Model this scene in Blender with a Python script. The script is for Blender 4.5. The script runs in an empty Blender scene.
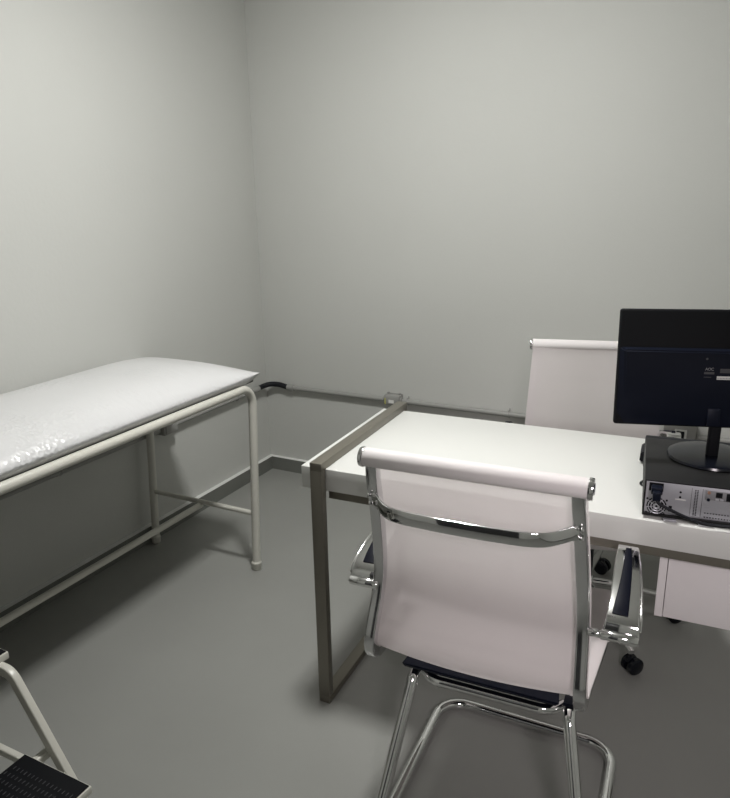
import bpy, bmesh, math, random
from mathutils import Vector, Matrix
random.seed(7)
SC = bpy.context.scene
COL = SC.collection
PI = math.pi
R = math.radians

# ------------------------------------------------------------------ materials
def mat(name, color, rough=0.5, metal=0.0, bump=0.0, bscale=200.0, var=0.0, vscale=3.0,
        coat=0.0, spec=0.5, trans=0.0, emis=None, estr=0.0, distort=None):
    m = bpy.data.materials.new(name); m.use_nodes = True
    nt = m.node_tree; N = nt.nodes; L = nt.links
    b = N['Principled BSDF']; out = N['Material Output']
    b.inputs['Base Color'].default_value = (*color, 1)
    b.inputs['Roughness'].default_value = rough
    b.inputs['Metallic'].default_value = metal
    b.inputs['Specular IOR Level'].default_value = spec
    b.inputs['Coat Weight'].default_value = coat
    tc = N.new('ShaderNodeTexCoord')
    if var > 0:
        n = N.new('ShaderNodeTexNoise'); n.inputs['Scale'].default_value = vscale
        n.inputs['Detail'].default_value = 4
        L.new(tc.outputs['Object'], n.inputs['Vector'])
        r = N.new('ShaderNodeValToRGB')
        r.color_ramp.elements[0].position = 0.3; r.color_ramp.elements[1].position = 0.7
        r.color_ramp.elements[0].color = (*[c * (1 - var) for c in color], 1)
        r.color_ramp.elements[1].color = (*[min(1, c * (1 + var)) for c in color], 1)
        L.new(n.outputs['Fac'], r.inputs['Fac']); L.new(r.outputs['Color'], b.inputs['Base Color'])
    if bump > 0:
        n2 = N.new('ShaderNodeTexNoise'); n2.inputs['Scale'].default_value = bscale
        n2.inputs['Detail'].default_value = 3
        if distort:
            mp = N.new('ShaderNodeMapping'); mp.inputs['Scale'].default_value = distort
            L.new(tc.outputs['Object'], mp.inputs['Vector']); L.new(mp.outputs['Vector'], n2.inputs['Vector'])
        else:
            L.new(tc.outputs['Object'], n2.inputs['Vector'])
        bp = N.new('ShaderNodeBump'); bp.inputs['Strength'].default_value = bump
        bp.inputs['Distance'].default_value = 0.004
        L.new(n2.outputs['Fac'], bp.inputs['Height']); L.new(bp.outputs['Normal'], b.inputs['Normal'])
    if emis:
        b.inputs['Emission Color'].default_value = (*emis, 1); b.inputs['Emission Strength'].default_value = estr
    if trans > 0:
        t = N.new('ShaderNodeBsdfTransparent'); mx = N.new('ShaderNodeMixShader')
        mx.inputs['Fac'].default_value = trans
        L.new(b.outputs['BSDF'], mx.inputs[1]); L.new(t.outputs['BSDF'], mx.inputs[2])
        L.new(mx.outputs['Shader'], out.inputs['Surface'])
    return m

M = {}
M['wall'] = mat('wall_paint', (0.545, 0.55, 0.525), 0.75, bump=0.12, bscale=60, var=0.02, vscale=1.2, spec=0.25)
M['ceiling'] = mat('ceiling_paint', (0.62, 0.62, 0.60), 0.8)
M['floor'] = mat('grey_epoxy_floor', (0.275, 0.278, 0.262), 0.3, bump=0.03, bscale=25, var=0.05, vscale=1.6, spec=0.35)
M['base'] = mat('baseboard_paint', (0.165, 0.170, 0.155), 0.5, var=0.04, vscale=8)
M['base_lit_top'] = mat('baseboard_lit_top', (0.72, 0.72, 0.70), 0.5, var=0.04, vscale=8)  # light caught by the ledge, put into a paler top colour
M['white_desk'] = mat('white_laminate', (0.66, 0.665, 0.64), 0.35, bump=0.02, bscale=300)
M['bronze'] = mat('bronze_grey_steel', (0.205, 0.192, 0.160), 0.36, metal=0.55, bump=0.05, bscale=40, distort=(40, 1, 1))
M['cream'] = mat('cream_enamel', (0.60, 0.59, 0.535), 0.32, bump=0.02, bscale=90)
M['vinyl'] = mat('white_vinyl_in_clear_film', (0.64, 0.64, 0.645), 0.32, spec=0.5, coat=0.3)
M['board'] = mat('dark_board', (0.05, 0.05, 0.045), 0.7, bump=0.1)
M['chrome'] = mat('chrome', (0.80, 0.80, 0.80), 0.07, metal=1.0, bump=0.01, bscale=15)
M['rail'] = mat('brushed_chrome', (0.66, 0.66, 0.67), 0.12, metal=1.0, bump=0.01, bscale=15)
M['fabric'] = mat('white_mesh_fabric', (0.90, 0.86, 0.86), 0.65, bump=0.15, bscale=900, trans=0.38, spec=0.2)
def fabric_nodes():
    m = M['fabric']; nt = m.node_tree; N = nt.nodes; L = nt.links
    mx = [n for n in N if n.type == 'MIX_SHADER'][0]; b = N['Principled BSDF']
    tr = N.new('ShaderNodeBsdfTranslucent'); tr.inputs['Color'].default_value = (0.95, 0.90, 0.90, 1)
    m2 = N.new('ShaderNodeMixShader'); m2.inputs['Fac'].default_value = 0.52
    L.new(b.outputs['BSDF'], m2.inputs[1]); L.new(tr.outputs['BSDF'], m2.inputs[2]); L.new(m2.outputs['Shader'], mx.inputs[1])
fabric_nodes()
M['fabric_roll'] = mat('white_mesh_fabric_wrapped', (0.76, 0.725, 0.72), 0.6, bump=0.15, bscale=900, spec=0.3)
M['black'] = mat('black_plastic', (0.009, 0.010, 0.013), 0.5, bump=0.05, bscale=600, spec=0.25)
M['navy'] = mat('blue_black_plastic', (0.006, 0.008, 0.016), 0.42, bump=0.03, bscale=300, spec=0.12)
M['gloss_black'] = mat('glossy_black_plastic', (0.005, 0.006, 0.010), 0.2, bump=0.01, spec=0.35)
M['case'] = mat('black_painted_steel', (0.012, 0.012, 0.0125), 0.5, bump=0.12, bscale=900, spec=0.18)
M['zinc'] = mat('zinc_sheet', (0.52, 0.52, 0.56), 0.38, metal=0.6, bump=0.03, bscale=120)
M['hole'] = mat('vent_black', (0.006, 0.0065, 0.008), 0.7, bump=0.02, spec=0.12)
M['pad'] = mat('dark_arm_pad', (0.003, 0.004, 0.010), 0.45, bump=0.02, spec=0.12)
M['matte_black'] = mat('matte_black_plastic', (0.006, 0.0065, 0.008), 0.6, bump=0.03, bscale=500, spec=0.14)
M['pvc'] = mat('grey_pvc', (0.30, 0.30, 0.285), 0.45, bump=0.03)
M['white_label'] = mat('white_label', (0.72, 0.72, 0.70), 0.6, bump=0.01)
M['dim_label'] = mat('grey_print', (0.22, 0.22, 0.23), 0.6, bump=0.01)
M['yellow'] = mat('yellow_green_tape', (0.42, 0.42, 0.10), 0.6, bump=0.01)
M['copper'] = mat('port_copper', (0.30, 0.17, 0.12), 0.5, bump=0.01)
M['drawer'] = mat('white_drawer_laminate', (0.78, 0.75, 0.75), 0.4, bump=0.02)
M['gap'] = mat('shadow_gap', (0.12, 0.115, 0.11), 0.8, bump=0.02)
M['lamp'] = mat('lamp_diffuser', (0.9, 0.9, 0.9), 0.6, bump=0.01, emis=(1, 0.98, 0.93), estr=6.0)

# vinyl: fine wrinkles of the plastic film, strongest in patches
def vinyl_nodes():
    m = M['vinyl']; nt = m.node_tree; N = nt.nodes; L = nt.links; b = N['Principled BSDF']
    tc = N.new('ShaderNodeTexCoord')
    mp = N.new('ShaderNodeMapping'); mp.inputs['Scale'].default_value = (9, 30, 9); mp.inputs['Rotation'].default_value = (0, 0, 0.35)
    n = N.new('ShaderNodeTexNoise'); n.inputs['Scale'].default_value = 1.6; n.inputs['Detail'].default_value = 5; n.inputs['Distortion'].default_value = 0.8
    L.new(tc.outputs['Object'], mp.inputs['Vector']); L.new(mp.outputs['Vector'], n.inputs['Vector'])
    n2 = N.new('ShaderNodeTexNoise'); n2.inputs['Scale'].default_value = 5; L.new(tc.outputs['Object'], n2.inputs['Vector'])
    r = N.new('ShaderNodeValToRGB'); r.color_ramp.elements[0].position = 0.42; r.color_ramp.elements[1].position = 0.66
    L.new(n2.outputs['Fac'], r.inputs['Fac'])
    v = N.new('ShaderNodeTexVoronoi'); v.inputs['Scale'].default_value = 75; L.new(tc.outputs['Object'], v.inputs['Vector'])
    mm = N.new('ShaderNodeMath'); mm.operation = 'MULTIPLY'; L.new(v.outputs['Distance'], mm.inputs[0]); L.new(r.outputs['Color'], mm.inputs[1])
    ma = N.new('ShaderNodeMath'); ma.operation = 'MULTIPLY_ADD'; ma.inputs[1].default_value = 0.5
    L.new(n.outputs['Fac'], ma.inputs[0]); L.new(mm.outputs[0], ma.inputs[2])
    bp = N.new('ShaderNodeBump'); bp.inputs['Strength'].default_value = 0.55; bp.inputs['Distance'].default_value = 0.006
    L.new(ma.outputs[0], bp.inputs['Height']); L.new(bp.outputs['Normal'], b.inputs['Normal']); L.new(bp.outputs['Normal'], b.inputs['Coat Normal'])
vinyl_nodes()

# ------------------------------------------------------------------ object helpers
def link(o, parent=None):
    COL.objects.link(o)
    if parent is not None: o.parent = parent
    return o

def obj(name, bm, m, parent=None, smooth=None, loc=None):
    bmesh.ops.recalc_face_normals(bm, faces=bm.faces)
    me = bpy.data.meshes.new(name); bm.to_mesh(me); bm.free()
    if smooth is not None:
        me.set_sharp_from_angle(angle=R(smooth))
        for p in me.polygons: p.use_smooth = True
    me.materials.append(m)
    o = bpy.data.objects.new(name, me)
    if loc is not None: o.location = loc
    return link(o, parent)

def thing(name, label, cat, loc=(0, 0, 0), rz=0.0, group=None):
    o = bpy.data.objects.new(name, None); o.empty_display_size = 0.1
    o.location = loc; o.rotation_euler = (0, 0, rz)
    link(o); tag(o, label, cat, group)
    return o

def tag(o, label, cat, group=None):
    o['label'] = label; o['category'] = cat
    if group: o['group'] = group
    return o

def struct(name, bm, m, smooth=None):
    o = obj(name, bm, m, None, smooth); o['kind'] = 'structure'
    return o

def B(): return bmesh.new()

def box(bm, x0, x1, y0, y1, z0, z1, bev=0.0, seg=2, mtx=None):
    r = bmesh.ops.create_cube(bm, size=1.0); vs = r['verts']
    for v in vs:
        v.co = Vector((x0 + (v.co.x + .5) * (x1 - x0), y0 + (v.co.y + .5) * (y1 - y0), z0 + (v.co.z + .5) * (z1 - z0)))
    es = list({e for v in vs for e in v.link_edges})
    if bev > 0:
        rr = bmesh.ops.bevel(bm, geom=es, offset=bev, segments=seg, affect='EDGES', profile=0.5)
        vs = list({v for f in rr['faces'] for v in f.verts} | {v for v in vs if v.is_valid})
    if mtx is not None:
        bmesh.ops.transform(bm, matrix=mtx, verts=vs)
    return vs

def boxobj(name, dims, m, parent=None, bev=0.002, **k):
    bm = B(); box(bm, *dims, bev=bev); return obj(name, bm, m, parent, smooth=40, **k)

def fillet(pts, rad, seg=8):
    """round the inner corners of a polyline"""
    pts = [Vector(p) for p in pts]; out = [pts[0]]
    for i in range(1, len(pts) - 1):
        a, b, c = pts[i - 1], pts[i], pts[i + 1]
        r = rad[i - 1] if isinstance(rad, (list, tuple)) else rad
        if r <= 0: out.append(b); continue
        u = (a - b).normalized(); w = (c - b).normalized()
        ang = u.angle(w)
        if ang > PI - 0.02: out.append(b); continue
        d = min(r / math.tan(ang / 2), (a - b).length * .49, (c - b).length * .49); r2 = d * math.tan(ang / 2)
        ctr = b + (u + w).normalized() * (r2 / math.sin(ang / 2))
        p0 = b + u * d; p1 = b + w * d
        v0 = p0 - ctr; v1 = p1 - ctr; tot = v0.angle(v1); ax = v0.cross(v1).normalized()
        for k in range(seg + 1):
            out.append(ctr + Matrix.Rotation(tot * k / seg, 3, ax) @ v0)
    out.append(pts[-1]); return out

def smoothpath(pts, n=6, closed=False):
    """Catmull-Rom through the points"""
    P = [Vector(p) for p in pts]; out = []
    m = len(P)
    rng = range(m if closed else m - 1)
    for i in rng:
        if closed: a, b, c, d = P[(i - 1) % m], P[i], P[(i + 1) % m], P[(i + 2) % m]
        else:
            b, c = P[i], P[i + 1]
            a = P[i - 1] if i > 0 else b * 2 - c
            d = P[i + 2] if i + 2 < m else c * 2 - b
        for k in range(n):
            t = k / n
            out.append(0.5 * ((2 * b) + (-a + c) * t + (2 * a - 5 * b + 4 * c - d) * t * t + (-a + 3 * b - 3 * c + d) * t ** 3))
    if not closed: out.append(P[-1])
    return out

def sweep(bm, path, section, up=None, closed=False, cap=True, scale=None):
    """sweep a 2D section [(a,b)] along the path; a = side axis, b = normal axis.
    up: fixed side axis (for planar paths) or None for parallel transport"""
    P = [Vector(p) for p in path]; n = len(P); rings = []
    def tan(i):
        if closed: return (P[(i + 1) % n] - P[(i - 1) % n]).normalized()
        if i == 0: return (P[1] - P[0]).normalized()
        if i == n - 1: return (P[-1] - P[-2]).normalized()
        return ((P[i + 1] - P[i]).normalized() + (P[i] - P[i - 1]).normalized()).normalized()
    side = None; tprev = None
    for i in range(n):
        t = tan(i)
        if up is not None:
            s = Vector(up); s = (s - t * s.dot(t)).normalized()
        elif side is None:
            ref = Vector((0, 0, 1)) if abs(t.z) < .9 else Vector((1, 0, 0))
            s = t.cross(ref).normalized()
        else:
            q = tprev.rotation_difference(t); s = (q @ side); s = (s - t * s.dot(t)).normalized()
        side = s; tprev = t; nn = t.cross(s)
        sc = scale(i / (n - 1)) if scale else (1, 1)
        rings.append([bm.verts.new(P[i] + s * (a * sc[0]) + nn * (b * sc[1])) for a, b in section])
    k = len(section)
    for i in range(n if closed else n - 1):
        A, C = rings[i], rings[(i + 1) % n]
        for j in range(k):
            bm.faces.new((A[j], A[(j + 1) % k], C[(j + 1) % k], C[j]))
    if cap and not closed:
        bm.faces.new(rings[0][::-1]); bm.faces.new(rings[-1])
    return rings

def circ(r, n=16): return [(r * math.cos(2 * PI * i / n), r * math.sin(2 * PI * i / n)) for i in range(n)]
def rrect(w, h, r, n=4):
    o = []
    for cx, cy, a0 in ((w / 2 - r, h / 2 - r, 0), (-w / 2 + r, h / 2 - r, 90), (-w / 2 + r, -h / 2 + r, 180), (w / 2 - r, -h / 2 + r, 270)):
        for k in range(n + 1):
            a = R(a0 + 90 * k / n); o.append((cx + r * math.cos(a), cy + r * math.sin(a)))
    return o

def tube(bm, path, r, n=16, **k): return sweep(bm, path, circ(r, n), **k)

def lathe(bm, prof, origin=(0, 0, 0), axis='z', n=32):
    """prof [(r, h)] revolved round the axis through origin"""
    o = Vector(origin); rings = []
    for r, h in prof:
        ring = []
        for i in range(n):
            a = 2 * PI * i / n; c, s = r * math.cos(a), r * math.sin(a)
            p = {'z': (c, s, h), 'x': (h, c, s), 'y': (c, h, s)}[axis]
            ring.append(bm.verts.new(o + Vector(p)))
        rings.append(ring)
    for A, C in zip(rings, rings[1:]):
        for j in range(n): bm.faces.new((A[j], A[(j + 1) % n], C[(j + 1) % n], C[j]))
    bm.faces.new(rings[0][::-1]); bm.faces.new(rings[-1])

def rod(bm, a, b, r, n=16, bev=0.0):
    a, b = Vector(a), Vector(b); d = (b - a); L_ = d.length
    q = Vector((0, 0, 1)).rotation_difference(d.normalized()).to_matrix().to_4x4(); q.translation = a
    tmp = B()
    e = min(bev, L_ / 3, r / 2)
    lathe(tmp, [(r - e, 0), (r, e), (r, L_ - e), (r - e, L_)] if e > 0 else [(r, 0), (r, L_)], n=n)
    tmp.transform(q)
    me = bpy.data.meshes.new('t'); tmp.to_mesh(me); tmp.free(); bm.from_mesh(me); bpy.data.meshes.remove(me)

# ------------------------------------------------------------------ camera (solved from the photograph)
CX, CY, CZ, YAW, PITCH, ROLL, F = 2.1999, -3.0918, 1.4777, 0.4762, 0.2827, -0.0191, 707.71
fwd = Vector((-math.sin(YAW) * math.cos(PITCH), math.cos(YAW) * math.cos(PITCH), -math.sin(PITCH)))
right = Vector((math.cos(YAW), math.sin(YAW), 0)); upv = right.cross(fwd)
r2 = right * math.cos(ROLL) + upv * math.sin(ROLL); u2 = -right * math.sin(ROLL) + upv * math.cos(ROLL)
cam = bpy.data.cameras.new('camera'); co = bpy.data.objects.new('camera', cam); COL.objects.link(co)
mw = Matrix((r2, u2, -fwd)).transposed().to_4x4(); mw.translation = Vector((CX, CY, CZ)); co.matrix_world = mw
cam.sensor_fit = 'HORIZONTAL'; cam.sensor_width = 36; cam.lens = F * 36 / 730; cam.clip_start = 0.05
SC.camera = co

# ------------------------------------------------------------------ room
XR, YF, H = 3.3, -3.75, 2.60
bm = B(); box(bm, -.1, XR + .1, YF - .1, .1, -.1, 0); struct('floor', bm, M['floor'])
bm = B(); box(bm, -.1, XR + .1, YF - .1, .1, H, H + .1); struct('ceiling', bm, M['ceiling'])
bm = B(); box(bm, -.1, 0, YF - .1, .1, 0, H); struct('wall_left', bm, M['wall'])
bm = B(); box(bm, 0, XR, 0, .1, 0, H); struct('wall_back', bm, M['wall'])
bm = B(); box(bm, XR, XR + .1, YF - .1, .1, 0, H); struct('wall_right', bm, M['wall'])
bm = B(); box(bm, 0, XR, YF - .1, YF, 0, H); struct('wall_front', bm, M['wall'])
BT, BH = 0.026, 0.0732
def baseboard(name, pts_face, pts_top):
    o = struct(name, pts_face, M['base']); o.data.materials.append(M['base_lit_top'])
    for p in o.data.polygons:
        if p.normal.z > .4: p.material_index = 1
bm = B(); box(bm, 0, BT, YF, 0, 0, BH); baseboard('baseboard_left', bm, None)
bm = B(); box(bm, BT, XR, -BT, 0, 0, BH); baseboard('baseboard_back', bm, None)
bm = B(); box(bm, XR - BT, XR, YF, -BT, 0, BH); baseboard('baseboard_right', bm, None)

M['added_door'] = mat('added_door_dark', (0.03, 0.03, 0.032), 0.4, bump=0.02)
bm = B(); box(bm, 1.15, 2.02, YF + .001, YF + .04, 0.004, 2.1, bev=.003); d1 = struct('added_door_1', bm, M['added_door'])  # unseen dark door, added to give the chrome something to reflect
bm = B(); rod(bm, (1.94, YF + .04, 1.02), (1.94, YF + .085, 1.02), .010, bev=.001); rod(bm, (1.945, YF + .085, 1.02), (1.83, YF + .085, 1.02), .009, bev=.002); obj('added_door_handle', bm, M['chrome'], d1, 40)
# ------------------------------------------------------------------ lights
LP = Vector((1.28, -1.42, H))
t = thing('ceiling_light', 'square white flush ceiling light panel above the desk end', 'ceiling light', (LP.x, LP.y, H))
bm = B(); box(bm, -.13, .13, -.13, .13, -.030, -.001, bev=.003); obj('frame', bm, M['white_desk'], t)
bm = B(); box(bm, -.118, .118, -.118, .118, -.075, -.0305, bev=.012); obj('diffuser', bm, M['lamp'], t)
def area(name, loc, rot, size, sizey, power, color):
    l = bpy.data.lights.new(name, 'AREA'); l.shape = 'RECTANGLE'; l.size = size; l.size_y = sizey
    l.energy = power; l.color = color
    o = bpy.data.objects.new(name, l); o.location = loc; o.rotation_euler = rot; COL.objects.link(o); return o
area('panel_lamp', (LP.x, LP.y, H - .082), (0, 0, 0), .22, .22, 30, (1.0, 0.992, 0.968))
pl = bpy.data.lights.new('side_glow_lamp', 'POINT'); pl.energy = 17; pl.color = (1.0, 0.992, 0.968); pl.shadow_soft_size = .09
po = bpy.data.objects.new('side_glow_lamp', pl); po.location = (LP.x, LP.y, H - .19); COL.objects.link(po)
# daylight-like spill from the doorway side, behind and right of the viewer
sl_ = bpy.data.lights.new('doorway_lamp', 'SPOT'); sl_.energy = 90; sl_.color = (1.0, 0.90, 0.93); sl_.spot_size = R(40); sl_.spot_blend = .8; sl_.shadow_soft_size = .22
so = bpy.data.objects.new('doorway_lamp', sl_); so.location = (2.75, -3.55, 1.85); COL.objects.link(so)
so.rotation_euler = (Vector((2.15, -1.55, .50)) - so.location).to_track_quat('-Z', 'Y').to_euler()
w = bpy.data.worlds.new('world'); SC.world = w; w.use_nodes = True
w.node_tree.nodes['Background'].inputs['Color'].default_value = (.6, .6, .6, 1)
w.node_tree.nodes['Background'].inputs['Strength'].default_value = 0.1
SC.view_settings.view_transform = 'Standard'; SC.view_settings.look = 'None'
SC.view_settings.exposure = 0.0

# ------------------------------------------------------------------ examination couch
bed = thing('examination_couch', 'white padded examination couch on cream tubular legs along the left wall', 'examination couch', (0, 0, 0))
XA, XB, YE, ZR, TR = 0.596, 0.052, -0.940, 0.769, 0.0165
YH = YE - 1.83
for x in (XA, XB):
    bm = B()
    p = fillet([(x, YE - .004, .62), (x, YE + .004, ZR), (x, YH - .004, ZR), (x, YH + .004, .62)], .092, 10)
    tube(bm, p, TR, 18, up=(1, 0, 0)); obj('side_rail', bm, M['cream'], bed, 50)
    for ye, s in ((YE, -1), (YH, 1)):
        bm = B(); tube(bm, [(x, ye + s * .004, .622), (x, ye + s * .042, .028)], TR, 18, up=(1, 0, 0)); lg = obj('leg', bm, M['cream'], bed, 50)
        bm = B(); yb = ye + s * .043
        lathe(bm, [(.017, 0), (.0195, .004), (.0195, .022), (.0205, .024), (.0205, .032), (.017, .036)], (x, yb, 0.0), n=20)
        obj('foot_cap', bm, M['cream'], lg, 40)
for ye, s in ((YE, -1), (YH, 1)):
    bm = B(); yy = ye + s * .030
    tube(bm, [(XB + .015, yy, .243), (XA - .015, yy, .243)], .0105, 14); obj('crossbar', bm, M['cream'], bed, 50)
bm = B(); tube(bm, [(.318, YE - .030, .230), (.318, YH + .030, .230)], .0125, 14); obj('stretcher', bm, M['cream'], bed, 50)
for yy in (YE - .15, YE - .75, YH + .15):
    bm = B(); tube(bm, [(XB + .012, yy, ZR - .004), (XA - .012, yy, ZR - .004)], .009, 12); obj('slat_bar', bm, M['cream'], bed, 50)
bm = B(); box(bm, XB + .0175, XA - .0175, YH - .04, YE + .04, ZR + .006, ZR + .0165, bev=.003); obj('base_board', bm, M['board'], bed, 40)
# padded top: domed pad with pinched, pointed end corners
def pad():
    bm = B(); nu, nv = 36, 110
    x0, x1 = 0.006, 0.614; y1, y0 = YE + .034, YH - .09; zb = ZR + .0158
    xm, hw = (x0 + x1) / 2, (x1 - x0) / 2; Ly = y1 - y0
    top = []
    for j in range(nv + 1):
        s = j / nv
        v = 0.5 - 0.5 * math.cos(PI * s)            # denser at the ends
        y = y0 + Ly * v; d = min(v, 1 - v) * Ly      # distance to the nearest end
        e = min(1, d / .30); g = (1 - (1 - e) ** 2.4) ** .72
        row = []
        for i in range(nu + 1):
            u = -math.cos(PI * i / nu)
            f = max(0.0, 1 - abs(u) ** 2.9) ** .60
            inset = 0.010 * math.sin(min(1, d / .5) * PI / 2)     # corners stick out a little
            ylocal = y - (0.008 * (1 - u * u) * (1 - min(1, d / .2)) * (1 if v > .5 else -1))
            z = zb + .012 + .073 * f * g + .012 * min(1, d / .10) + .020 * max(0, 1 - d / .16) ** 1.6
            row.append(bm.verts.new((xm + (hw - inset) * u, ylocal, z)))
        top.append(row)
    bot = []
    for j in range(nv + 1):
        row = []
        for i in range(nu + 1):
            c = top[j][i].co; u = (c.x - xm) / hw
            s = min(1, min(j, nv - j) / 8); e = (1 - abs(u) ** 8)
            row.append(bm.verts.new((xm + (c.x - xm) * (1 - .05 * s), c.y, min(c.z - .006, zb + .001 + .010 * (1 - s) + .020 * max(0, 1 - min(j, nv - j) / 14) ** 1.3))))
        bot.append(row)
    for j in range(nv):
        for i in range(nu):
            bm.faces.new((top[j][i], top[j][i + 1], top[j + 1][i + 1], top[j + 1][i]))
            bm.faces.new((bot[j][i], bot[j + 1][i], bot[j + 1][i + 1], bot[j][i + 1]))
        bm.faces.new((top[j][0], top[j + 1][0], bot[j + 1][0], bot[j][0]))
        bm.faces.new((top[j][nu], bot[j][nu], bot[j + 1][nu], top[j + 1][nu]))
    for i in range(nu):
        bm.faces.new((top[0][i], bot[0][i], bot[0][i + 1], top[0][i + 1]))
        bm.faces.new((top[nv][i], top[nv][i + 1], bot[nv][i + 1], bot[nv][i]))
    return bm
o = obj('padded_top', pad(), M['vinyl'], bed, 60); o['label'] = 'white vinyl padded top wrapped in wrinkled clear film'

# ------------------------------------------------------------------ conduits on the walls
ZC = 0.487
t = thing('wall_conduit', 'grey conduit pipe running low along the back wall', 'conduit', (0, 0, 0))
bm = B(); rod(bm, (.1905, -.022, ZC), (.722, -.022, ZC), .0125); obj('pipe', bm, M['pvc'], t, 40)
bm = B(); rod(bm, (.826, -.022, ZC), (2.02, -.022, ZC), .0125); obj('pipe', bm, M['pvc'], t, 40)
bm = B(); rod(bm, (2.155, -.022, ZC), (3.25, -.022, ZC), .0125); obj('pipe', bm, M['pvc'], t, 40)
for x in (.85, 1.36, 2.4):
    bm = B(); tube(bm, smoothpath([(x, -.001, ZC - .024), (x, -.004, ZC - .014), (x, -.022, ZC - .0150), (x, -.036, ZC), (x, -.022, ZC + .0150), (x, -.004, ZC + .014), (x, -.001, ZC + .024)], 4), .0028, 8)
    obj('clamp', bm, M['pvc'], t, 50)
t = thing('flexible_conduit', 'black flexible conduit bending around the room corner', 'conduit', (0, 0, 0))
fp = smoothpath([(.024, -.110, ZC), (.027, -.080, ZC + .004), (.048, -.044, ZC + .010), (.095, -.026, ZC + .010), (.150, -.022, ZC)], 10)
bm = B(); tube(bm, fp, .0138, 16); obj('hose', bm, M['black'], t, 50)
for a, b in (((.150, -.022, ZC), (.178, -.022, ZC)), ((.178, -.022, ZC), (.190, -.022, ZC)), ((.024, -.110, ZC), (.023, -.175, ZC))):
    bm = B(); rod(bm, a, b, .0165 if abs(a[0] - b[0]) > .02 or a[0] < .1 else .0195, n=12, bev=.002); obj('coupling', bm, M['pvc'], t, 40)  # couplings joining the hose ends to the grey pipes
t = thing('wall_conduit', 'grey conduit pipe running behind the couch on the left wall', 'conduit', (0, 0, 0))
bm = B(); rod(bm, (.022, -.176, ZC), (.022, -.765, ZC), .0125); obj('pipe', bm, M['pvc'], t, 40)
bm = B(); rod(bm, (.022, -.868, ZC), (.022, -3.2, ZC), .0125); obj('pipe', bm, M['pvc'], t, 40)
for y in (-.30, -1.4, -2.4):
    bm = B(); tube(bm, smoothpath([(.001, y, ZC - .024), (.004, y, ZC - .014), (.022, y, ZC - .0150), (.036, y, ZC), (.022, y, ZC + .0150), (.004, y, ZC + .014), (.001, y, ZC + .024)], 4), .0028, 8)
    obj('clamp', bm, M['pvc'], t, 50)
# junction boxes
t = thing('junction_box', 'small grey junction box with yellow tape and white label above desk end', 'junction box', (.774, 0, ZC+.004))
bm = B(); box(bm, -.044, .044, -.001, -.0002, -.026, .026); obj('mounting_plate', bm, M['pvc'], t)
bm = B(); box(bm, -.042, .042, -.046, -.001, -.024, .024, bev=.005); bd = obj('box_body', bm, M['pvc'], t, 40)
bm = B(); box(bm, -.030, .030, -.0500, -.0462, -.019, .019, bev=.002); obj('cover', bm, M['pvc'], t, 40)
bm = B(); box(bm, -.012, .016, -.0512, -.0502, -.012, .004); obj('sticker', bm, M['white_label'], t)
bm = B(); box(bm, -.034, -.028, -.0512, -.0463, -.021, .010); obj('tape', bm, M['yellow'], t)
for s in (-1, 1):
    bm = B(); rod(bm, (s * .0425, -.022, 0), (s * .050, -.022, 0), .0145, n=12, bev=.001); obj('nut', bm, M['pvc'], t, 40)
for s in (-1, 1):
    bm = B(); rod(bm, (s * .03, -.01, .0245), (s * .03, -.01, .032), .006, n=10, bev=.001); obj('screw_lug', bm, M['pvc'], t, 40)
t = thing('junction_box', 'grey junction box on the left wall under the couch', 'junction box', (0, -.817, ZC))
bm = B(); box(bm, 0.0002, .001, -.047, .047, -.028, .028); obj('mounting_plate', bm, M['pvc'], t)
bm = B(); box(bm, .001, .050, -.045, .045, -.026, .026, bev=.004); obj('box_body', bm, M['pvc'], t, 40)
bm = B(); box(bm, .0502, .054, -.036, .036, -.020, .020, bev=.0015); obj('cover', bm, M['pvc'], t, 40)
t = thing('power_outlet', 'grey surface mounted power outlet box seen below the monitor', 'power outlet', (2.086, 0, .498))
bm = B(); box(bm, -.064, .064, -.001, -.0002, -.047, .047); obj('mounting_plate', bm, M['pvc'], t)
bm = B(); box(bm, -.062, .062, -.050, -.001, -.045, .045, bev=.008); obj('box_body', bm, M['pvc'], t, 40)
bm = B(); box(bm, -.018, .028, -.056, -.0505, -.016, .024, bev=.002); obj('faceplate', bm, M['white_label'], t, 40)
bm = B(); box(bm, -.011, .019, -.060, -.0565, -.012, .018, bev=.002); obj('socket', bm, M['black'], t, 40)

# ------------------------------------------------------------------ desk
DX, DY, DR, DD, DL, TH = 1.189, -1.53, 0.0393, 0.5865, 1.50, 0.064
desk = thing('office_desk', 'white office desk with bronze grey steel hoop legs', 'desk', (DX, DY, 0), DR)
LW, LT, LP_, LI = 0.0354, 0.0238, 0.0258, 0.042
o = boxobj('desktop', (0, DL, 0, DD, .75 - TH, .75), M['white_desk'], desk, bev=.0015)
for x in (LI, DL - LI - LW):
    bm = B(); y0, y1 = -LP_, DD + LP_; z1 = .75 + LT
    box(bm, x, x + LW, y0, y1, .7502, z1, bev=.001)
    box(bm, x, x + LW, y0, y1, 0, LT, bev=.001)
    box(bm, x, x + LW, y0, y0 + LT, LT - .001, .7505, bev=.0005)
    box(bm, x, x + LW, y1 - LT, y1, LT - .001, .7505, bev=.0005)
    obj('leg_frame', bm, M['bronze'], desk, 30)
for y in (.014, DD - .05):
    bm = B(); box(bm, LI + LW, DL - LI - LW, y, y + .03, .75 - TH - .028, .75 - TH - .0003, bev=.001); obj('support_beam', bm, M['bronze'], desk, 30)
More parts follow.
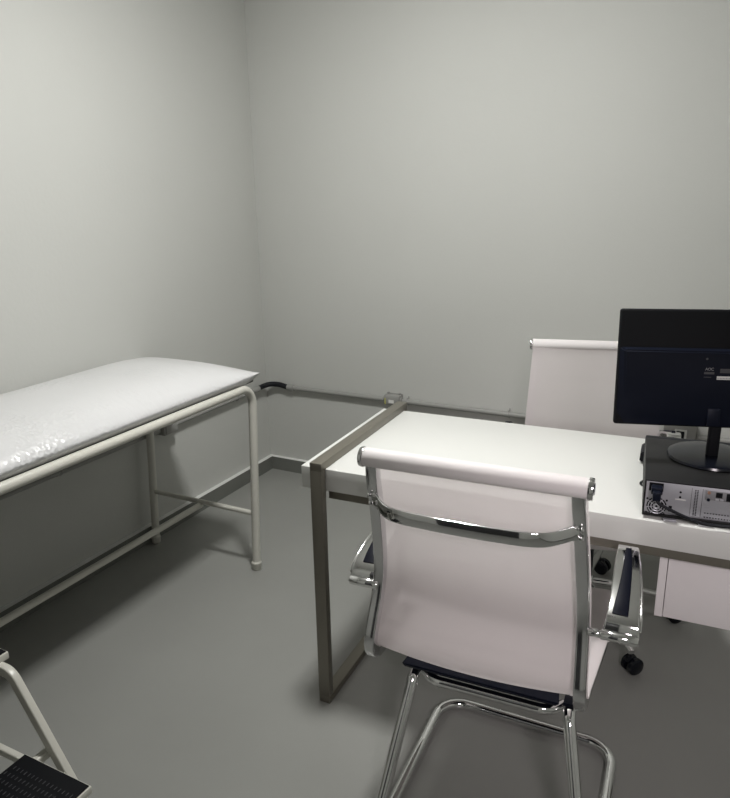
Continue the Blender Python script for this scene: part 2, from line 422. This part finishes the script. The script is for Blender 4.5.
# hanging drawer unit
dx0, dx1, dy0, dy1, dz0, dz1 = .940, 1.165, .047, .50, .484, .6575
bm = B()
box(bm, dx0, dx0 + .018, dy0, dy1, dz0, dz1, bev=.001); box(bm, dx1 - .018, dx1, dy0, dy1, dz0, dz1, bev=.001)
box(bm, dx0 + .018, dx1 - .018, dy0, dy1, dz1 - .016, dz1, bev=.001); box(bm, dx0 + .018, dx1 - .018, dy0 + .006, dy1, dz0, dz0 + .015, bev=.001)
cab = obj('drawer_cabinet', bm, M['drawer'], desk, 30)
bm = B(); box(bm, dx0 + .0195, dx1 - .0195, dy0 + .0015, dy0 + .015, dz0 + .0005, dz1 - .0175, bev=.0008); obj('back_panel', bm, M['drawer'], cab, 30)
bm = B(); box(bm, dx0 + .002, dx1 - .002, dy1 + .001, dy1 + .018, dz0 + .002, dz1 - .002, bev=.001); dr = obj('drawer', bm, M['drawer'], cab, 30)
bm = B(); tube(bm, fillet([(1.0, dy1 + .018, .58), (1.0, dy1 + .04, .58), (1.1, dy1 + .04, .58), (1.1, dy1 + .018, .58)], .008, 5), .004, 10); obj('drawer_handle', bm, M['chrome'], dr, 40)
for sx in (dx0 + .05, dx1 - .05):
    for sy in (dy0 + .1, dy1 - .1):
        bm = B(); rod(bm, (sx, sy, dz1 - .001), (sx, sy, .6862), .008); obj('spacer', bm, M['zinc'], cab, 40)

# ------------------------------------------------------------------ computer case (rear panel faces the viewer)
pc = thing('computer_case', 'black desktop computer case lying flat on the desk, rear side out', 'computer', (2.0800, -1.482, .7502), R(5.8))
PW, PD, P0, P1 = .345, .305, .007, .0935
bm = B()
box(bm, 0, PW, .002, PD, P1 - .0035, P1, bev=.001); box(bm, 0, .0035, .002, PD, P0, P1 - .003, bev=.0008); box(bm, PW - .0035, PW, .002, PD, P0, P1 - .003, bev=.0008)
box(bm, 0, PW, -.001, PD, P0, P0 + .006, bev=.001); box(bm, .004, PW - .004, .012, PD - .004, P0 + .007, P1 - .004)
obj('case_shell', bm, M['case'], pc, 30)
bm = B(); box(bm, -.001, PW + .001, PD, PD + .022, P0, P1, bev=.004); obj('front_bezel', bm, M['black'], pc, 40)
for (fx, fy) in ((.045, .03), (PW - .045, .03), (.045, PD - .03), (PW - .045, PD - .03)):
    bm = B(); lathe(bm, [(.013, 0), (.014, .003), (.012, .0072)], (fx, fy, 0), n=20); obj('foot', bm, M['black'], pc, 40)
bm = B(); box(bm, .0036, PW - .0036, .0035, .0118, P0 + .0062, P1 - .0037, bev=.0005); rp = obj('rear_panel', bm, M['zinc'], pc, 30)
def pcpiece(name, x0, x1, z0, z1, d, m, bev=.0004, base=.0034):
    """z measured down from the top edge"""
    b_ = B(); box(b_, x0, x1, base - d, base, P1 - z1, P1 - z0, bev=bev); return obj(name, b_, m, rp, 30)
pcpiece('power_socket', .010, .040, .006, .026, .0015, M['hole'])
# fan grille: zinc rings and spokes over a black disc
bm = B(); fx, fz = .029, P1 - .062; lathe(bm, [(.0212, .0022), (.0212, .0034)], (fx, 0, fz), axis='y', n=32); fan = obj('fan_opening', bm, M['hole'], rp, 30)
bm = B()
for rr, ww in ((.005, .0026), (.0115, .0013), (.0175, .0013)):
    pp = [(fx + rr * math.cos(2 * PI * k / 32), .0014, fz + rr * math.sin(2 * PI * k / 32)) for k in range(32)]
    tube(bm, pp, ww, 6, closed=True)
for k in range(8):
    a = k * PI / 4 + .2
    rod(bm, (fx + .003 * math.cos(a), .0014, fz + .003 * math.sin(a)), (fx + .021 * math.cos(a), .0014, fz + .021 * math.sin(a)), .0012, n=6)
obj('fan_grille', bm, M['zinc'], rp, 40)
for k, (ax, az) in enumerate(((.0085, .046), (.0495, .046), (.0085, .080), (.046, .080))):
    bm = B(); lathe(bm, [(.0022, .0020), (.0022, .0034)], (ax, 0, P1 - az), axis='y', n=14); obj('screw', bm, M['hole'], rp, 30)
pcpiece('vent_slot', .0545, .0615, .058, .072, .0006, M['hole'])
for az in (.022, .034):
    bm = B(); lathe(bm, [(.0024, .0022), (.0024, .0034)], (.076, 0, P1 - az), axis='y', n=14); obj('screw', bm, M['hole'], rp, 30)
pcpiece('latch_plate', .066, .088, .0385, .041, .001, M['white_label'])
pcpiece('seam', .0985, .0990, .008, .076, .0003, M['hole']); pcpiece('seam', .1205, .1212, .008, .076, .0003, M['hole'])
bm = B()
for k in range(17):
    z = P1 - .0125 - k * .0037
    box(bm, .105, .1075, .0028, .0034, z - .0022, z); box(bm, .1095, .112, .0028, .0034, z - .0022, z)
obj('vent_holes', bm, M['hole'], rp)
bm = B()
for row, z in enumerate((P1 - .0635, P1 - .0735)):
    for k in range(34):
        x = .128 + k * .0058
        box(bm, x, x + .003, .0028, .0034, z - .0022, z)
obj('vent_holes', bm, M['hole'], rp)
pcpiece('port_shield', .124, .285, .008, .050, .0009, M['zinc']); pcpiece('port_recess', .126, .283, .010, .032, .0016, M['dim_label'], base=.0030)
for x0, x1, z0, z1, nm, mm in ((.147, .160, .012, .024, 'network_port', 'hole'), (.168, .200, .012, .030, 'display_port', 'hole'), (.206, .238, .012, .030, 'serial_port', 'navy'),
                               (.243, .250, .012, .028, 'usb_port', 'hole'), (.256, .263, .012, .028, 'usb_port', 'hole'), (.147, .154, .0265, .031, 'usb_port', 'zinc'), (.156, .163, .0265, .031, 'usb_port', 'zinc')):
    pcpiece(nm, x0, x1, z0, z1, .0032, M[mm])
for az, mm in ((.014, 'copper'), (.0225, 'dim_label'), (.031, 'navy')):
    bm = B(); lathe(bm, [(.0034, -.0010), (.0034, .0034)], (.133, 0, P1 - az), axis='y', n=16); obj('audio_jack', bm, M[mm], rp, 30)
for x in (.045, .118, .235):
    bm = B(); box(bm, x, x + .028, -.010, .012, P0 - .0045, P0 - .0003, bev=.0006); obj('clip', bm, M['zinc'], pc, 30)
# power cable plugged in at the back
pcm = Matrix.Translation((2.0800, -1.482, .7502)) @ Matrix.Rotation(R(5.8), 4, 'Z')
t = thing('power_cable', 'black power cable plugged into the computer rear and drooping to the right', 'cable', (0, 0, 0)); t.matrix_world = pcm
bm = B(); box(bm, .014, .038, -.022, .0012, P1 - .026, P1 - .009, bev=.003); box(bm, .017, .035, -.036, -.021, P1 - .036, P1 - .014, bev=.004); obj('plug', bm, M['navy'], t, 40)
cp = smoothpath([(.026, -.030, P1 - .030), (.032, -.034, P1 - .040), (.055, -.034, P1 - .051), (.090, -.030, P1 - .0665), (.125, -.026, P1 - .078), (.165, -.022, P1 - .080), (.23, -.022, P1 - .076), (.33, -.024, P1 - .082), (.40, -.02, .0045)], 8)
bm = B(); tube(bm, cp, .0036, 10); obj('cord', bm, M['black'], t, 50)

# ------------------------------------------------------------------ monitor (seen from behind)
mon = thing('computer_monitor', 'black widescreen monitor standing on the computer case, seen from behind', 'monitor', (2.211, -1.290, .7502 + P1 + .0002), R(16))
bm = B(); lathe(bm, [(.095, 0), (.099, .003), (.097, .008), (.080, .013), (.040, .016), (.0, .0165)][:-1] + [(.001, .0165)], origin=(.000, .016, 0), n=64); obj('stand_base', bm, M['gloss_black'], mon, 40)
bm = B(); box(bm, -.0180, .0085, -.016, .004, .012, .107, bev=.006, seg=3); obj('stand_neck', bm, M['matte_black'], mon, 40)
TILT = Matrix.Translation((-.0185, -.0164, .2265)) @ Matrix.Rotation(R(-6), 4, 'X')
def tilt(bm): bm.transform(TILT)
WM, HM = .437, .277
bm = B()
box(bm, -WM / 2, WM / 2, .012, .030, -HM / 2, HM / 2, bev=.006, seg=3)
tilt(bm); scr = obj('screen_frame', bm, M['matte_black'], mon, 40)
bm = B(); box(bm, -WM / 2 + .012, WM / 2 - .012, .0302, .0312, -HM / 2 + .018, HM / 2 - .012); tilt(bm); obj('screen', bm, M['hole'], scr)
# back shell: thin upper strip, thicker lower body with chamfered corner facets
def shell():
    bm = B(); a = WM / 2 - .002; zt, zb = HM / 2 - .088, -HM / 2 + .002
    f = [(-a, .012, zb + .03), (-a, .012, zt), (a, .012, zt), (a, .012, zb + .03), (a - .02, .012, zb), (-a + .02, .012, zb)]
    b = [(-a + .020, -.002, zb + .048), (-a + .012, -.002, zt - .008), (a - .012, -.002, zt - .008), (a - .020, -.002, zb + .048), (a - .06, -.002, zb + .018), (-a + .06, -.002, zb + .018)]
    F_ = [bm.verts.new(p) for p in f]; B_ = [bm.verts.new(p) for p in b]
    bm.faces.new(F_); bm.faces.new(B_[::-1])
    for i in range(6): bm.faces.new((F_[i], B_[i], B_[(i + 1) % 6], F_[(i + 1) % 6]))
    bmesh.ops.recalc_face_normals(bm, faces=bm.faces)
    bmesh.ops.bevel(bm, geom=list(bm.edges), offset=.003, segments=2, affect='EDGES')
    return bm
bm = shell(); tilt(bm); bs = obj('back_shell', bm, M['navy'], mon, 30)
bm = B(); box(bm, -.014, .014, -.006, -.0015, -.132, -.090, bev=.0015); tilt(bm); obj('stand_hinge', bm, M['navy'], mon, 40)
def text_mesh(name, s, size, mtx, m, parent, ext=.0002, spacing=1.0):
    cu = bpy.data.curves.new(name, 'FONT'); cu.body = s; cu.size = size; cu.extrude = ext; cu.space_character = spacing; cu.offset = size * .012
    to = bpy.data.objects.new(name + '_tmp', cu); COL.objects.link(to)
    dg = bpy.context.evaluated_depsgraph_get(); me = bpy.data.meshes.new_from_object(to.evaluated_get(dg))
    bpy.data.objects.remove(to); me.transform(mtx); me.name = name; me.materials.clear(); me.materials.append(m)
    o = bpy.data.objects.new(name, me); link(o, parent); return o
def onback(x, z, y=-.0023): return TILT @ Matrix.Translation((x, y, z)) @ Matrix.Rotation(PI / 2, 4, 'X')
text_mesh('logo', 'AOC', .0090, onback(-.0265, -.0005), M['dim_label'], bs, spacing=.9)
def patch(name, x0, x1, z0, z1, m, y=-.0024):
    b_ = B(); box(b_, x0, x1, y, y + .0003, z0, z1); tilt(b_); return obj(name, b_, m, bs)
PY = -.0024
M['faint'] = mat('faint_print', (0.05, 0.05, 0.055), 0.5, bump=0.01)
patch('rating_print', .006, .054, -.006, .0040, M['faint']); patch('rating_print', -.028, -.006, -.0095, -.0040, M['faint']); patch('rating_print', -.028, -.012, -.0170, -.0155, M['faint'])
patch('barcode_label', .0, .050, -.0215, -.0135, M['white_label'])
bm = B()
for k in range(22):
    x = .0015 + k * .0021; box(bm, x, x + .0007 + .0005 * (k % 3 == 0), -.0028, -.0024, -.0197, -.0169)
tilt(bm); obj('barcode', bm, M['dim_label'], bs)
bm = B(); lathe(bm, [(.0025, -.0128), (.0030, -.0120)], (-.024, 0, .026), axis='y', n=12); bm.transform(Matrix.Translation((0, .0105, 0))); tilt(bm); obj('screw', bm, M['faint'], bs)

# ------------------------------------------------------------------ keyboard behind the case
kb = thing('keyboard', 'black keyboard mostly hidden behind the computer case', 'keyboard', (2.034, -1.135, .7503), R(4))
bm = B()
W_, D_ = .43, .135
vs = [(0, 0, .006), (W_, 0, .006), (W_, D_, .0), (0, D_, 0), (0.002, 0.002, .034), (W_ - .002, .002, .034), (W_ - .002, D_ - .002, .016), (.002, D_ - .002, .016)]
V = [bm.verts.new(p) for p in vs]
for f in ((0, 3, 2, 1), (4, 5, 6, 7), (0, 1, 5, 4), (1, 2, 6, 5), (2, 3, 7, 6), (3, 0, 4, 7)): bm.faces.new([V[i] for i in f])
bmesh.ops.bevel(bm, geom=list(bm.edges), offset=.003, segments=2, affect='EDGES'); obj('keyboard_body', bm, M['black'], kb, 40)
for x in (.03, W_ - .05):
    bm = B(); box(bm, x, x + .02, .008, .014, 0, .010, bev=.001); obj('foot', bm, M['black'], kb, 30)
bm = B()
sl = (.016 - .034) / (D_ - .004)
for r_ in range(6):
    for c_ in range(22):
        x = .012 + c_ * .0186; y = .012 + r_ * .0195; z = .034 + sl * y
        box(bm, x, x + .016, y, y + .0165, z - .001, z + .0055)
o = obj('keys', bm, M['navy'], kb); o['kind'] = 'stuff'
bm = B(); tube(bm, smoothpath([(.21, .001, .022), (.21, -.012, .012), (.10, -.013, .0045), (.022, -.04, .003), (.022, -.11, .003), (.010, -.150, .003), (.032, -.175, .003)], 6), .0022, 8); obj('cord', bm, M['black'], kb, 50)

# ------------------------------------------------------------------ mesh chairs
def catmull2(pts, n=8):
    return [(p.y, p.z) for p in smoothpath([(0, a, b) for a, b in pts], n)]

BACK = [(-.082, .939), (-.073, .890), (-.046, .808), (-.022, .718), (-.008, .640), (-.015, .570), (-.036, .510), (-.048, .470), (-.043, .437), (-.018, .415), (.030, .409)]
SEAT = [(.12, .411), (.22, .415), (.32, .422), (.40, .424), (.445, .414), (.462, .388)]

def hwid(z, y):
    return .2125 + (.2410 - .2125) * max(0, min(1, (.93 - z) / .5)) + .017 * min(1, max(0, y - .02) / .22)

def chair_shell(root, dz=0.0):
    prof = catmull2(BACK + SEAT, 7); prof = [(y, z + dz) for y, z in prof]
    n = len(prof)
    # side rails
    for s in (-1, 1):
        path = [(s * hwid(z - dz, y), y, z) for y, z in prof]
        bm = B(); sweep(bm, path, rrect(.026, .028, .005, 3), up=(1, 0, 0)); sr = obj('side_rail', bm, M['rail'], root, 40)
    # normals in the profile plane (towards sitter)
    def nrm(i):
        a = prof[max(0, i - 1)]; b = prof[min(n - 1, i + 1)]
        ty, tz = b[0] - a[0], b[1] - a[1]; l = math.hypot(ty, tz); return (-tz / l, ty / l)
    # fabric: sheet stretched across both rails, on the sitter's side
    bm = B(); nu = 16; front = []; rear = []
    for i in range(n):
        y, z = prof[i]; ny, nz = nrm(i); w = hwid(z - dz, y) + .0145
        sag_t = min(1, i / 14)
        rf = []; rr = []
        for j in range(nu + 1):
            u = -1 + 2 * j / nu
            uu = min(1, abs(u) * 1.12); off = .0150 - .014 * (1 - uu * uu) * sag_t * (1 if i < n - 8 else .3)
            rf.append(bm.verts.new((w * u, y + ny * (off + .0016), z + nz * (off + .0016)))); rr.append(bm.verts.new((w * u, y + ny * off, z + nz * off)))
        front.append(rf); rear.append(rr)
    for i in range(n - 1):
        for j in range(nu):
            bm.faces.new((front[i][j], front[i][j + 1], front[i + 1][j + 1], front[i + 1][j])); bm.faces.new((rear[i][j], rear[i + 1][j], rear[i + 1][j + 1], rear[i][j + 1]))
        bm.faces.new((front[i][0], front[i + 1][0], rear[i + 1][0], rear[i][0])); bm.faces.new((front[i][nu], rear[i][nu], rear[i + 1][nu], front[i + 1][nu]))
    for j in range(nu):
        bm.faces.new((front[0][j], rear[0][j], rear[0][j + 1], front[0][j + 1])); bm.faces.new((front[-1][j], front[-1][j + 1], rear[-1][j + 1], rear[-1][j]))
    obj('mesh_sling', bm, M['fabric'], root, 60)
    # hem strips folded over on the back side under the roll, at the top and along the front
    # roll with caps
    for (y, z), nm, rr in ((prof[0], 'top_roll', .0205), (prof[-1], 'front_roll', .017)):
        w = .230 if nm == 'top_roll' else .262
        bm = B(); lathe(bm, [(rr - .001, -w), (rr, -w + .002), (rr, w - .002), (rr - .001, w)], (0, y, z), axis='x', n=28); ro = obj(nm, bm, M['fabric_roll'], root, 40)
        for s in (-1, 1):
            bm = B(); lathe(bm, [(rr + .0015, s * w), (rr + .002, s * (w + .003)), (rr + .0005, s * (w + .009)), (rr * .6, s * (w + .0105)), (rr * .45, s * (w + .009)), (rr * .3, s * (w + .0085))], (0, y, z), axis='x', n=28)
            obj('end_cap', bm, M['chrome'], ro, 40)
    # bowed back brace
    zb = .840 + dz; yb = -.074; w = hwid(.83, 0)
    half = [(w - .002, yb + .002), (w - .016, yb - .008), (w - .036, yb - .032), (w - .060, yb - .052), (w - .095, yb - .062), (w - .14, yb - .065), (.04, yb - .067)]
    pts = [(-x, y, zb) for x, y in half] + [(x, y, zb) for x, y in reversed(half)]
    bm = B(); sweep(bm, smoothpath(pts, 6), rrect(.031, .008, .003, 3), up=(0, 0, 1)); br = obj('back_brace', bm, M['chrome'], root, 40)
    for s in (-1, 1):
        for d in (-.011, .011):
            bm = B(); lathe(bm, [(.0058, 0), (.0058, -.004), (.0045, -.0072), (.0012, -.0082)], (s * (w + .003), yb + (-.003 if d > 0 else .003), zb + d), axis='y', n=16); obj('bolt', bm, M['chrome'], root, 40)
    # under seat: black plate and cross brace
    bm = B(); zs = .380 + dz
    vs = [(-.178, -.012), (.196, -.012), (.150, .30), (-.150, .30)]
    T = [bm.verts.new((x, y, zs + .013)) for x, y in vs]; U = [bm.verts.new((x * .96, y + .006, zs)) for x, y in vs]
    bm.faces.new(T); bm.faces.new(U[::-1])
    for i in range(4): bm.faces.new((T[i], U[i], U[(i + 1) % 4], T[(i + 1) % 4]))
    bmesh.ops.recalc_face_normals(bm, faces=bm.faces); bmesh.ops.bevel(bm, geom=list(bm.edges), offset=.003, segments=2, affect='EDGES')
    obj('seat_plate', bm, M['navy'], root, 40)
    for yy in (.14, .27):
        bm = B(); ww = hwid(.4, .2); sweep(bm, [(-ww, yy, .3975 + dz), (ww, yy, .3975 + dz)], rrect(.012, .006, .002, 2), up=(0, 1, 0)); obj('seat_stretcher', bm, M['chrome'], root, 40)
    # armrests: pivot tube on the rail, tapered cast loop running forward, dark pad let into the top
    for s in (-1, 1):
        w = hwid(.60, 0); zp = .596 + dz; k_ = .010 if s > 0 else -.028
        def ax(v): return s * (w + k_ + v)
        bm = B()
        rod(bm, (s * (w + .012), -.020, zp), (ax(.030), -.020, zp), .0085, n=16, bev=.001)
        rod(bm, (ax(.026), -.020, zp), (ax(.100), -.020, zp), .0115, n=18, bev=.003)
        # closed loop: top strip rises gently to the front tip and folds back underneath
        path = smoothpath([(ax(.066), -.014, zp + .002), (ax(.066), -.007, zp + .024), (ax(.066), .018, zp + .042), (ax(.064), .07, zp + .064), (ax(.061), .13, zp + .083), (ax(.058), .175, zp + .096), (ax(.056), .196, zp + .097), (ax(.056), .204, zp + .085), (ax(.057), .19, zp + .069), (ax(.060), .13, zp + .040), (ax(.064), .06, zp + .012), (ax(.066), .0, zp - .006)], 6)
        def sc(tt):
            q = 1 - abs(tt - .55) / .55
            return (1.0 - .40 * max(0, q), 1)
        sweep(bm, path, rrect(.072, .008, .0035, 3), up=(1, 0, 0), scale=sc)
        # outer flange, a little below the strip
        path2 = smoothpath([(ax(.1015), -.004, zp + .008), (ax(.1005), .018, zp + .026), (ax(.096), .07, zp + .048), (ax(.088), .13, zp + .067), (ax(.081), .18, zp + .080)], 4)
        sweep(bm, path2, rrect(.005, .030, .002, 2), up=(1, 0, 0))
        arm = obj('armrest', bm, M['chrome'], root, 45)
        ppath = smoothpath([(ax(.060), .004, zp + .0385), (ax(.061), .030, zp + .0545), (ax(.062), .07, zp + .0705), (ax(.061), .13, zp + .0895), (ax(.058), .178, zp + .1030)], 5)
        bm = B(); sweep(bm, ppath, rrect(.032, .006, .0025, 3), up=(1, 0, 0), scale=lambda tt: (1.0 - .62 * tt ** 1.3, 1))
        obj('arm_pad', bm, M['pad'], arm, 45)

# front chair: sled base
ch = thing('visitor_chair', 'white mesh visitor chair on chrome sled base, back turned to the camera', 'chair', (1.775, -1.743, 0), R(2.8))
chair_shell(ch)
ox, ob = .031, .060
bm = B()
tp = .183; bt = .243; r_ = .0145
path = fillet([(-tp + ox, .25, .358), (-tp + ox, .010, .358), (-bt + ob, -.205, r_ + .001), (-bt + ob, .355, r_ + .001), (bt + ob, .345, r_ + .001), (bt + ob, -.205, r_ + .001), (tp + ox, .010, .358), (tp + ox, .25, .358)],
              [.045, .06, .075, .075, .06, .045], 10)
tube(bm, path, r_, 18); obj('sled_base', bm, M['chrome'], ch, 60)
bm = B()
path = fillet([(-tp + ox + .0125, .045, .352), (-tp + ox + .05, .012, .350), (tp + ox - .05, .012, .350), (tp + ox - .0125, .045, .352)], .05, 8)
tube(bm, path, .0125, 16); obj('rear_crossbar', bm, M['chrome'], ch, 60)
for x in (-tp + ox, tp + ox):
    bm = B(); box(bm, x - .014, x + .014, .015, .045, .3705, .3795, bev=.001); obj('bracket', bm, M['navy'], ch, 40)

# far chair: swivel base with casters, facing the viewer
fc = thing('swivel_chair', 'white mesh swivel office chair behind the desk, facing the camera', 'chair', (1.855, -.738, 0), R(180 + 13))
holder_y = -.308
sh = bpy.data.objects.new('tmp', None)
before = set(bpy.data.objects)
chair_shell(fc, dz=-.032)
new = [o for o in bpy.data.objects if o not in before and o.parent == fc]
for o in new: o.location.y += holder_y; o.location.x -= .006
bm = B(); lathe(bm, [(.022, .10), (.032, .105), (.032, .150), (.026, .158)], n=24); obj('hub', bm, M['chrome'], fc, 40)
bm = B(); lathe(bm, [(.0255, .1585), (.0255, .27), (.023, .272)], n=24); obj('lift_cover', bm, M['black'], fc, 40)
bm = B(); lathe(bm, [(.0140, .2725), (.0140, .3475)], n=20); obj('gas_lift', bm, M['chrome'], fc, 40)
ca = math.atan2(-1.01 + .738, 2.046 - 1.855)          # heading of the caster seen by the viewer
def make_caster(parent, x, y, a, ang):
    c = B(); rod(c, (0, 0, .054), (0, 0, .078), .0055, n=12)
    box(c, -.006, .006, -.012, .022, .044, .056, bev=.002)
    c.transform(Matrix.Translation((x, y, 0)) @ Matrix.Rotation(ang, 4, 'Z')); o = obj('caster', c, M['black'], parent, 40)
    for s in (-1, 1):
        c = B(); lathe(c, [(.012, s * .005), (.0265, s * .006), (.0280, s * .010), (.0280, s * .020), (.023, s * .0245), (.006, s * .0255)], (0, .014, .0282), axis='x', n=28)
        c.transform(Matrix.Translation((x, y, 0)) @ Matrix.Rotation(ang, 4, 'Z')); obj('wheel', c, M['gloss_black'], o, 40)
for k in range(5):
    a = ca - R(193) + k * 2 * PI / 5
    d = Vector((math.cos(a), math.sin(a), 0)); n_ = Vector((-d.y, d.x, 0))
    bm = B(); path = [d * .026 + Vector((0, 0, .132)), d * .12 + Vector((0, 0, .124)), d * .24 + Vector((0, 0, .100)), d * .350 + Vector((0, 0, .082))]
    sweep(bm, path, rrect(.030, .018, .006, 3), up=n_, scale=lambda tt: (1.1 - .45 * tt, 1.15 - .4 * tt)); leg = obj('base_leg', bm, M['chrome'], fc, 50)
    make_caster(leg, d.x * (.340 if k == 0 else .325), d.y * (.340 if k == 0 else .325), a, R(125) if k == 0 else a + .9 + k)

# ------------------------------------------------------------------ step stool at the couch
st = thing('step_stool', 'white two-step stool with black ribbed treads beside the couch', 'step stool', (0, 0, 0))
def tread(x0, x1, y0, y1, z):
    bm = B(); box(bm, x0, x1, y0, y1, z - .022, z - .003, bev=.002); fr = obj('step_frame', bm, M['cream'], st, 40)
    bm = B(); box(bm, x0 + .0035, x1 - .0035, y0 + .0035, y1 - .0035, z - .0028, z, bev=.001); tr = obj('tread', bm, M['hole'], fr, 40)
    bm = B(); nx = int((x1 - x0 - .02) / .0125); ny = int((y1 - y0 - .02) / .02)
    for j in range(ny):
        for i in range(nx):
            xx = x0 + .012 + i * .0125 + (.006 if j % 2 else 0); yy = y0 + .012 + j * .02
            if xx + .003 < x1 - .005: box(bm, xx, xx + .0018, yy, yy + .009, z - .0002, z + .0010)
    obj('tread_ribs', bm, M['faint'], tr)
ZL, ZU = .197, .40
YS = -2.225
tread(.812, 1.034, YS - .40, YS, ZL)
tread(.475, .700, YS - .335 + .075, YS + .075, ZU)
for y in (YS + .048, YS - .305 + .075):
    bm = B(); path = fillet([(.560, y, ZU - .034), (.738, y, ZU - .034), (.962, y, .0)], .042, 8)
    sweep(bm, path, rrect(.020, .028, .004, 3), up=(0, 1, 0)); obj('front_leg', bm, M['cream'], st, 40)
    bm = B(); path = fillet([(.558, y, ZU - .034), (.500, y, ZU - .034), (.440, y, .0)], .03, 8)
    sweep(bm, path, rrect(.020, .024, .004, 3), up=(0, 1, 0)); obj('rear_leg', bm, M['cream'], st, 40)
    bm = B(); sweep(bm, [(.468, y, .096), (.860, y, .096)], rrect(.018, .022, .004, 3), up=(0, 1, 0)); obj('side_brace', bm, M['cream'], st, 40)
bm = B(); sweep(bm, [(.825, YS + .058, ZL - .034), (.825, YS - .30, ZL - .034)], rrect(.020, .022, .004, 3), up=(1, 0, 0)); obj('step_support', bm, M['cream'], st, 40)
bpy.data.objects.remove(sh)
